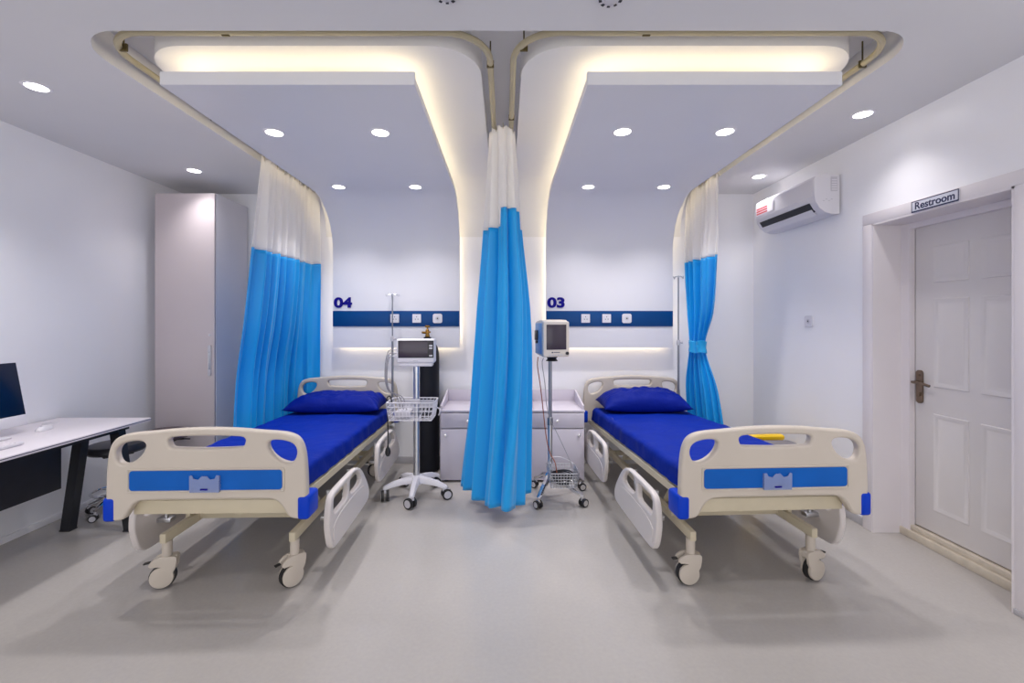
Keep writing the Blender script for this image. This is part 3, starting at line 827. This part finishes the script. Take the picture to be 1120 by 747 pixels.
for k in range(5):
    a = -PI/2+2*PI*k/5+.05; d = Vector((math.cos(a), math.sin(a), 0)); n_ = Vector((-d.y, d.x, 0))
    rings = []
    for s, zc_, wd, ht in ((.03, .140, .030, .028), (.12, .132, .026, .024), (.20, .118, .023, .020), (.262, .098, .020, .014), (.272, .096, .012, .008)):
        rings.append([d*s+n_*cx*wd+Vector((0, 0, zc_+cz*ht)) for cx, cz in ((-1, -.8), (1, -.8), (1, .3), (.6, 1), (-.6, 1), (-1, .3))])
    m = MB(); m.loft(rings); lg = m.build('leg', WHITEP, t)
    small_caster(lg, d.x*.255, d.y*.255, [2.6, .4, 3.6, 1.2, 5.][k], .042, GREYP)
def wire_basket(par, x0, x1, y0, y1, z0, z1, taper, r, nx, ny, nz, mt, name='wire_basket', flare=0.):
    m = MB()
    def corner(f, z): return [(x0+f, y0+f, z), (x1-f, y0+f, z), (x1-f, y1-f, z), (x0+f, y1-f, z)]
    def ring(z, f, rad):
        c_ = corner(f, z); m.tube([Vector(c_[i]).lerp(Vector(c_[(i+1) % 4]), q) for i in range(4) for q in (.06, .5, .94)], rad, 6, True)
    for k in range(nz+1):
        f = taper*(1-k/nz); ring(z0+(z1-z0)*k/nz, f, r*1.6 if k == nz else r)
    for i in range(nx+1):
        u = i/nx; xt, xb = x0+(x1-x0)*u, x0+taper+(x1-x0-2*taper)*u
        m.tube([(xt, y0, z1), (xb, y0+taper, z0), (xb, y1-taper, z0), (xt, y1, z1)], r, 5)
    for i in range(ny+1):
        u = i/ny; yt, yb = y0+(y1-y0)*u, y0+taper+(y1-y0-2*taper)*u
        m.tube([(x0, yt, z1), (x0+taper, yb, z0), (x1-taper, yb, z0), (x1, yt, z1)], r, 5)
    return m.build(name, mt, par)
b = wire_basket(t, -.215, .165, -.15, .10, .655, .80, .02, .0032, 12, 7, 4, WHITEP)
m = MB(); m.box(-.19, .13, .09, .096, .72, .785, .003); m.build('basket_plate', GREYP, b)
m = MB(); m.box(-.03, .03, -.03, .0, .78, .81, .004); m.build('basket_clamp', GREYP, t)
m = MB(); m.tube(smooth_path([(.165, -.02, .74), (.20, -.05, .74), (.21, -.09, .72), (.20, -.10, .69)], 2), .006, 6); m.build('side_hook', GREYP, t)
bx = MB(); bx.box(-.16, -.035, -.10, .05, .6615, .72, .008); bx = bx.build('device_box', GREYP, None, 35, (SX, SY, 0))
tag(bx, 'small grey box lying in the wire basket of the white stand', 'box')
m = MB()
for k in range(4):
    m.tube([(.085+.034*math.cos(a)+.003*k, -.04+.06*math.sin(a), .675+.006*k+.006*math.sin(3*a+k)) for a in [2*PI*q/24 for q in range(24)]], .0045, 6, True)
cb = m.build('coiled_cable', BLACK, None, 35, (SX, SY, 0)); tag(cb, 'black cable coiled in the wire basket of the white stand', 'cable')
# the monitor itself
t = thing('patient_monitor', 'flat white patient monitor with dark screen on the five-legged stand', 'monitor', (SX+.01, SY-.05, 1.086), math.radians(3))
m = MB(); m.box(-.155, .155, -.055, .06, .028, .225, .016, 3); m.box(-.135, .135, -.045, .05, .0, .04, .010, 2); m.build('housing', WHITEP, t)
m = MB(); m.box(-.140, .145, -.0575, -.054, .072, .212, .001); m.build('bezel', BLACK, t)
m = MB(); m.box(-.132, .098, -.0590, -.0570, .078, .206, .0005); m.build('screen', SCREEN, t)
for k in range(6):
    m = MB(); m.box(.110, .136, -.060, -.057, .082+k*.0205, .096+k*.0205, .002, 1); m.build('button', GREYP if k in (0, 3, 4) else SCREEN, t)
m = MB(); m.box(-.02, .02, -.0558, -.054, .044, .052); m.build('badge', GREYP, t)
m = MB()
for k in range(3):
    m.cyl((-.154, -.035+.016*k, .085+.026*k), (-.185, -.035+.016*k, .085+.026*k), .006, n=10)
m.build('port_plug', GREYP, t)
# signal cables hanging from the ports to the basket
for k, (sag, yy) in enumerate(((.0, -.02), (.05, -.01), (.09, .0))):
    p0 = Vector((SX+.01-.1905, SY-.0947+.016*k, 1.171+.026*k)); p1 = Vector((SX-.06-.03*k, SY-.0947+.016*k, .735))
    m = MB(); m.tube(smooth_path([(0, 0, 0), (-.03-.01*k, 0, -.01), (-.045-.014*k, 0, -.18-.026*k), (-.02-.01*k, 0, -.30-.026*k), p1-p0+Vector((-.03, -.0, .12)), p1-p0], 3), .0038, 6)
    o = m.build('signal_cable', CORDG, None, 35, tuple(p0))
    tag(o, 'thin grey cable looping from the flat monitor down to its basket, %s of three' % ['lowest plug', 'middle plug', 'top plug'][k], 'cable', 'monitor cables')
t = thing('inflation_bulb', 'black rubber bulb on a cord hanging from the basket beside bed 04', 'rubber bulb', (-.958, 3.60, .345))
m = MB(); m.lathe([(0, 0), (.012, .004), (.021, .022), (.023, .040), (.018, .062), (.008, .078), (.006, .09), (0, .09)], 16); m.build('bulb', RUBBER, t)
m = MB(); m.tube(smooth_path([(0, 0, .088), (.002, .0, .2), (-.004, 0, .33), (.006, 0, .44), (-.008, .0, .44), (-.010, 0, .478), (.006, 0, .498), (.024, 0, .49), (.030, 0, .455), (.030, 0, .43)], 2), .005, 6); m.build('cord', RUBBER, t)

# ------------------------------------------------------------------ box-shaped monitor on chrome stand
RX, RY = .375, 3.62
t = thing('monitor_stand', 'chrome four-legged wheeled stand with low wire basket beside bed 03', 'stand', (RX, RY, 0))
m = MB(); m.cyl((0, 0, .20), (0, 0, .62), .019, n=18); m.build('lower_pole', STEEL, t)
m = MB(); m.cyl((0, 0, .62), (0, 0, 1.13), .0145, n=16); m.lathe([(.0145, .60), (.024, .60), (.024, .66), (.0145, .665)], 16); m.build('upper_pole', POLE, t)
m = MB(); m.lathe([(0, .165), (.04, .165), (.045, .19), (.032, .215), (0, .215)], 18); m.build('hub', CHROME, t)
for (ex, ey, a) in ((.265, 3.40, 2.2), (.61, 3.44, .6), (.655, 3.78, .2), (.27, 3.84, 2.6)):
    d = Vector((ex-RX, ey-RY, 0)); L = d.length; d.normalize(); n_ = Vector((-d.y, d.x, 0))
    rings = []
    for s, zc_, wd, ht in ((.03, .185, .021, .02), (L*.35, .175, .020, .018), (L*.75, .118, .019, .016), (L, .090, .018, .014), (L+.014, .088, .009, .007)):
        rings.append([d*s+n_*cx*wd+Vector((0, 0, zc_+cz*ht)) for cx, cz in ((-1, -1), (1, -1), (1, .4), (.5, 1), (-.5, 1), (-1, .4))])
    m = MB(); m.loft(rings); lg = m.build('leg', CHROME, t)
    small_caster(lg, d.x*L, d.y*L, a, .032, CHROME)
b = wire_basket(t, -.04, .19, -.30, -.06, .185, .30, .02, .0026, 10, 9, 5, STEEL)
m = MB(); m.tube(smooth_path([(-.02, -.06, .30), (-.01, -.06, .35), (.06, -.06, .36), (.14, -.06, .33), (.19, -.08, .30)], 2), .0026, 5); m.tube([(.0, -.02, .30), (.0, -.06, .30)], .005, 6); m.tube([(.0, -.02, .25), (.03, -.07, .25)], .005, 6)
m.build('basket_handle', WHITEP, b)
m = MB()
for k in range(7):
    m.tube([(RX+.075+(.055+.005*k)*math.cos(a), RY-.18+.07*math.sin(a), .197+.011*k+.004*math.sin(2*a+k)) for a in [2*PI*q/24 for q in range(24)]], .0055, 6, True)
cb = m.build('coiled_cable', BLACK); tag(cb, 'black cable coiled in the low basket of the chrome stand', 'cable')
t = thing('patient_monitor', 'boxy cream patient monitor with blue side on the chrome stand', 'monitor', (RX+.012, RY-.02, 1.13), math.radians(14))
m = MB(); m.cyl((0, 0, 0), (0, 0, .02), .05, .035, 18); m.cyl((0, 0, .018), (0, 0, .036), .035, .05, 18); m.build('mount', BLACK, t)
rings = []
for y, hw, z0_, z1_ in ((-.105, .104, .046, .318), (-.10, .110, .040, .324), (-.07, .111, .038, .326), (-.065, .107, .042, .335), (.02, .105, .042, .338), (.12, .100, .05, .325), (.135, .09, .06, .315)):
    rings.append([(x, y, z) for x, z in rrect(-hw, hw, z0_, z1_, .014, 3)])
m = MB(); m.loft(rings); m.build('housing', CREAMMON, t, 30)
m = MB(); m.box(-.111, -.104, -.062, .10, .06, .31, .003); m.build('side_panel', MONSIDE, t)
m = MB(); m.box(-.128, -.110, .02, .07, .17, .25, .005); m.cyl((-.125, .045, .155), (-.105, .045, .155), .012); m.build('side_socket', BLACK, t)
m = MB(); m.box(-.084, .084, -.1075, -.104, .098, .298, .001); m.build('screen', SCREEN, t)
m = MB(); m.box(-.04, -.028, -.1068, -.104, .071, .081); m.box(-.024, .03, -.1065, -.104, .074, .079); m.build('badge', SIGNN, t)
m = MB(); m.cyl((.09, -.104, .068), (.09, -.116, .068), .013, n=16); m.build('dial', BLACK, t)
for k in range(5):
    m = MB(); m.box(-.06+.024*k, -.044+.024*k, -.1085, -.104, .050, .060, .002, 1); m.build('button', GREYP, t)
m = MB(); m.tube(smooth_path([(RX-.10, RY+.0, 1.160), (RX-.11, RY-.03, 1.09), (RX-.085, RY-.03, .95), (RX-.06, RY-.04, .72), (RX-.04, RY-.045, .52), (RX-.01, RY-.06, .38), (RX+.03, RY-.11, .33), (RX+.04, RY-.13, .25)], 3), .0045, 6)
o = m.build('probe_cable', CORDO); tag(o, 'thin brown cable hanging down the chrome stand from the boxy monitor', 'cable')
m = MB(); m.tube(smooth_path([(RX-.06, RY-.06, 1.155), (RX-.075, RY-.05, 1.12), (RX-.045, RY-.045, .95), (RX-.03, RY-.035, .70), (RX+.05, RY-.06, .55), (RX+.12, RY-.10, .40), (RX+.15, RY-.13, .34), (RX+.155, RY-.15, .30)], 3), .003, 6)
o = m.build('probe_cable', CORDG); tag(o, 'thin grey cable slanting from the chrome stand into its low basket', 'cable')

# ------------------------------------------------------------------ wardrobe
WX0, WX1, WY0, WY1, WZ = -3.17, -2.625, 3.975, 4.48, 2.618
t = thing('wardrobe', 'tall white wardrobe cabinet in the corner beside the desk', 'wardrobe', ((WX0+WX1)/2, WY1, 0))
hw = (WX1-WX0)/2; d = WY0-WY1
m = MB(); m.box(-hw, hw, d+.022, 0, .06, WZ, .002); m.build('body', WARDS, t)
m = MB(); m.box(-hw+.02, hw-.02, d+.05, -.02, 0, .06); m.build('plinth', GAP, t)
m = MB(); m.box(-hw+.001, hw-.004, d, d+.019, .065, WZ-.004, .0025); do = m.build('door', WARD, t)
m = MB(); m.prism(rrect(hw-.058, hw-.030, .96, 1.24, .012, 4), d-.012, d-.001, 'Y'); m.box(hw-.050, hw-.038, d-.024, d-.010, 1.02, 1.18, .004); m.build('handle', STEEL, do)
m = MB(); m.cyl((hw-.044, d, 1.33), (hw-.044, d-.006, 1.33), .010, n=14); m.build('lock', CHROME, do)

# ------------------------------------------------------------------ desk with computer
DX0, DX1, DYA, DYB = XL+.02, -2.585, 1.55, 3.21
t = thing('desk', 'white desk with black trestle legs along the side wall', 'desk', ((DX0+DX1)/2, (DYA+DYB)/2, 0))
cx, cy = (DX0+DX1)/2, (DYA+DYB)/2; hx, hy_ = (DX1-DX0)/2, (DYB-DYA)/2
m = MB(); m.box(-hx, hx, -hy_, hy_, .728, .750, .002); m.build('desktop', DESKT, t)
m = MB(); m.box(-hx-.0005, hx+.0008, -hy_-.0008, hy_+.0008, .738, .7425); m.build('edge_band', SIGNN, t)
for (yy) in (hy_-.15, -hy_+.15):
    for (xt, xb) in ((-.02, -.12), (.22, .32)):
        rings = []
        for f in (0, .5, 1):
            x = xb+(xt-xb)*f; z = .004+.70*f
            rings.append([(x-.032, yy-.028, z), (x+.032, yy-.028, z), (x+.032, yy+.028, z), (x-.032, yy+.028, z)])
        m = MB(); m.loft(rings); m.box(xb-.036, xb+.036, yy-.03, yy+.03, 0, .008); m.build('leg', BLACK, t)
    m = MB(); m.box(-.08, .28, yy-.03, yy+.03, .698, .728, .002); m.build('leg_beam', BLACK, t)
m = MB()
for xx in (-.10, .24): m.box(xx-.02, xx+.02, -hy_+.15, hy_-.15, .69, .726)
m.build('stretcher', BLACK, t)
m = MB(); m.box(-.075, -.057, -hy_+.12, 2.95-cy, .33, .69, .002); m.build('modesty_panel', DARKLAM, t)
m = MB(); m.lathe([(.0, .7545), (.03, .7545), (.04, .752), (.041, .7495)], 20, Matrix.Translation((-3.13-cx, 3.02-cy, 0))); m.build('cable_grommet', GREYP, t)
# all-in-one computer: screen looks across the desk
t = thing('desktop_computer', 'all-in-one computer with dark blue screen and white chin on the desk', 'computer', (-3.05, 2.53, .7505), PI/2)
tl = Matrix.Translation((0, 0, .0)) @ Matrix.Rotation(math.radians(-11), 4, 'X')
def tilted(name, x0, x1, y0, y1, z0, z1, bev, mt, par):
    m = MB(); m.box(x0, x1, y0, y1, z0, z1, bev, 2, Matrix.Translation((0, -.02, .0)) @ tl); return m.build(name, mt, par)
tilted('housing', -.26, .26, -.004, .018, .05, .445, .005, WHITEP, t)
tilted('chin', -.26, .26, -.010, .0, .05, .115, .003, WHITEP, t)
tilted('screen', -.26, .26, -.008, -.003, .110, .448, .002, SCREENB, t)
m = MB(); m.prism([(-.02, .10), (.012, .10), (.10, .012), (.10, .0), (.06, .0), (-.02, .08)], -.09, .09, 'X'); m.box(-.10, .10, -.10, .11, 0, .010, .004); m.build('stand', WHITEP, t)
m = MB(); m.box(-.20, .20, -.065, .065, .004, .018, .004); kb_t = thing('keyboard', 'thin white keyboard on the desk in front of the computer', 'keyboard', (-2.80, 2.30, .7505), PI/2)
m.build('base', WHITEP, kb_t)
m = MB()
for r_ in range(5):
    for k in range(14): m.box(-.19+k*.0272, -.19+k*.0272+.0235, -.055+r_*.0225, -.055+r_*.0225+.019, .017, .021, .002, 1)
m.build('keys', DESKT, kb_t)
m = MB(); m.box(-.19, .19, .045, .06, 0, .006); m.box(-.19, .19, -.06, -.045, 0, .005); m.build('foot', GREYP, kb_t)
rings = []
t = thing('computer_mouse', 'white computer mouse on the far part of the desk', 'mouse', (-2.98, 2.84, .7505), .3)
for k in range(9):
    f = k/8; y = -.058+.116*f; s = math.sqrt(max(.02, 1-(2*f-1)**2)); w_ = .031*(s**.6); h_ = .008+.026*s*(1-.25*f)
    rings.append([(w_*math.cos(a), y, max(0, h_*math.sin(a)) if math.sin(a) > 0 else 0) for a in [2*PI*q/20 for q in range(20)]])
m = MB(); m.loft(rings); m.build('shell', WHITEP, t)
m = MB(); m.cyl((-.003, -.03, .0285), (.003, -.03, .0285), .006, n=12); m.build('scroll_wheel', GREYP, t)

# stools
def stool(label, x, y, zt, seatm, rot):
    t = thing('stool', label, 'stool', (x, y, 0), rot, 'round wheeled stools')
    m = MB(); m.lathe([(0, zt), (.13, zt), (.168, zt-.008), (.182, zt-.028), (.182, zt-.05), (.170, zt-.066), (.10, zt-.07), (0, zt-.07)], 36); m.build('seat', seatm, t)
    m = MB(); m.box(-.09, .09, -.07, .07, zt-.095, zt-.068, .006); m.tube([(.05, 0, zt-.085), (.14, .05, zt-.095), (.17, .06, zt-.10)], .006, 6); m.build('seat_plate', RUBBER, t)
    m = MB(); m.cyl((0, 0, .13), (0, 0, .30), .026, n=16); m.cyl((0, 0, .30), (0, 0, zt-.07), .014, n=14); m.build('gas_lift', CHROME, t)
    m = MB(); m.tube([(.15*math.cos(a), .15*math.sin(a), .165) for a in [2*PI*q/36 for q in range(36)]], .008, 8, True)
    for k in range(3):
        a = 2*PI*k/3; m.tube([(.02*math.cos(a), .02*math.sin(a), .165), (.15*math.cos(a), .15*math.sin(a), .165)], .006, 6)
    m.build('foot_ring', CHROME, t)
    for k in range(5):
        a = 2*PI*k/5; d = Vector((math.cos(a), math.sin(a), 0))
        m = MB(); m.tube([d*.015+Vector((0, 0, .135)), d*.08+Vector((0, 0, .125)), d*.155+Vector((0, 0, .09)), d*.178+Vector((0, 0, .078))], [.016, .015, .012, .010], 8)
        lg = m.build('leg', CHROME, t); small_caster(lg, d.x*.172, d.y*.172, a+2.2+k, .027, GREYP)
    return t
stool('black round stool on wheels, nearest the desk end', -2.965, 3.355, .530, SEATB, .9)
stool('plum-grey round stool on wheels, in front of the wardrobe', -2.905, 3.745, .525, SEATM, .25)

# ------------------------------------------------------------------ air conditioner
t = thing('air_conditioner', 'white split air conditioner high on the wall near the restroom door', 'air conditioner', (XR, 3.71, 2.27), 0)
prof = [(0, 0), (-.075, .0), (-.12, .012), (-.165, .045), (-.195, .095), (-.205, .14), (-.205, .262), (-.195, .285), (-.16, .293), (0, .293)]
MB().box(-.012, 0, -.30, .30, .05, .25).build('wall_mount', STEEL, t); b_ = MB()
b_.prism([(p[0]-(.0125 if p[0] == 0 else 0), p[1]) for p in prof], -.385, .385, 'Y'); b_.build('body', WHITEP, t, 25)
m = MB(); m.prism([(-.208, .135), (-.209, .262), (-.203, .262), (-.203, .135)], -.375, .36, 'Y'); m.build('front_cover', WHITEP, t)
m = MB(); m.prism([(-.150, .030), (-.196, .094), (-.199, .094), (-.156, .026)], -.32, .34, 'Y'); sl = m.build('air_slot', GAP, t)
m = MB(); m.prism([(-.135, .008), (-.172, .048), (-.176, .045), (-.140, .003)], -.31, .335, 'Y'); m.build('louver', WHITEP, t)
m = MB(); m.box(-.212, -.2075, .12, .37, .155, .235); s1 = m.build('sticker', STICK, t)
m = MB()
for k in range(3): m.box(-.2132, -.2118, .20, .36, .165+k*.022, .176+k*.022)
m.build('red_print', RED, s1)
m = MB(); m.box(-.213, -.2075, .10, .105, .150, .24); m.build('sticker_edge', GREYP, s1)
m = MB(); m.box(-.08, -.03, -.388, -.3845, .17, .28); s2 = m.build('rating_label', GREYP, t)
m = MB()
for k in range(5): m.box(-.075, -.035, -.3895, -.3875, .18+.018*k, .188+.018*k)
m.build('label_print', STICK, s2)
m = MB()
for k in range(4): m.box(-.14+.02*k, -.126+.02*k, -.387, -.3845, .095+.012*(k % 2), .101+.012*(k % 2))
m.build('side_marks', GREYP, t)

# ------------------------------------------------------------------ restroom sign
t = thing('restroom_sign', 'small Restroom sign plate on the lintel of the door', 'sign', (XR-.021, 2.58, 2.1575))
L = .142
m = MB(); m.box(-.006, 0, -L, L, -.034, .034, .001); pl = m.build('plate', SIGNW, t)
m = MB(); m.box(-.0072, -.0055, -L, L, .029, .034); m.box(-.0072, -.0055, -L, L, -.034, -.026); m.box(-.0072, -.0055, -L, -L+.004, -.034, .034); m.box(-.0072, -.0055, L-.004, L, -.034, .034)
m.build('border', SIGNN, t)
# letters run towards the viewer: text x axis -> -Y, up -> Z, facing -X
R_ = Matrix(((0, 0, -1, -.0063), (-1, 0, 0, .118), (0, 1, 0, -.019), (0, 0, 0, 1)))
text_mesh('lettering', 'Restroom', .060, .0015, SIGNN, R_, t, .0012, 1.0)

# ------------------------------------------------------------------ bin behind bed 03
def bin_(label, x, y, bm_, lm, h, hx_):
    t = thing('waste_bin', label, 'bin', (x, y, 0), 0, 'waste bins')
    rings = [[(px, py, z) for px, py in rrect(-w_, w_, -d_, d_, .03, 4)] for z, w_, d_ in ((0, hx_*.82, .10), (.01, hx_*.84, .105), (h-.045, hx_*.95, .125), (h-.036, hx_*.96, .126))]
    m = MB(); m.loft(rings); m.build('body', bm_, t)
    rings = [[(px, py, z) for px, py in rrect(-w_, w_, -d_, d_, .03, 4)] for z, w_, d_ in ((h-.035, hx_*.99, .131), (h-.012, hx_, .133), (h-.002, hx_*.95, .126), (h, hx_*.8, .10))]
    m = MB(); m.loft(rings); m.build('lid', lm, t)
    m = MB(); m.box(-.04, .04, -.15, -.10, .012, .026, .004); m.build('pedal', RUBBER, t)
bin_('grey pedal bin on the floor by the side wall, nearer of two beside bed 03', 2.20, 3.46, BINGREY, BINGREY, .485, .13)
bin_('yellow-lidded pedal bin behind the grey bin beside bed 03', 2.20, 3.78, YELLOW, YELLOW, .505, .14)

# ------------------------------------------------------------------ light, sky, camera
wd = bpy.data.worlds.new('daylight'); scene.world = wd; wd.use_nodes = True
bg = wd.node_tree.nodes['Background']; bg.inputs['Color'].default_value = (.98, .965, .99, 1); bg.inputs['Strength'].default_value = 1.35
cam = bpy.data.cameras.new('camera'); co = bpy.data.objects.new('camera', cam); COL.objects.link(co)
co.location = (0, 0, 1.45); co.rotation_euler = (PI/2, 0, 0)
cam.sensor_fit = 'HORIZONTAL'; cam.sensor_width = 36; cam.lens = 480/1120*36
cam.shift_x = 8/1120; cam.shift_y = -21.5/1120; cam.clip_start = .05
scene.camera = co
vs = scene.view_settings
vs.view_transform = 'Standard'; vs.look = 'None'; vs.gamma = 1; vs.use_curve_mapping = False; vs.exposure = 0.4
try:
    scene.cycles.use_denoising = True; scene.cycles.max_bounces = 10; scene.cycles.diffuse_bounces = 6
    scene.cycles.sample_clamp_indirect = 8
except Exception: pass
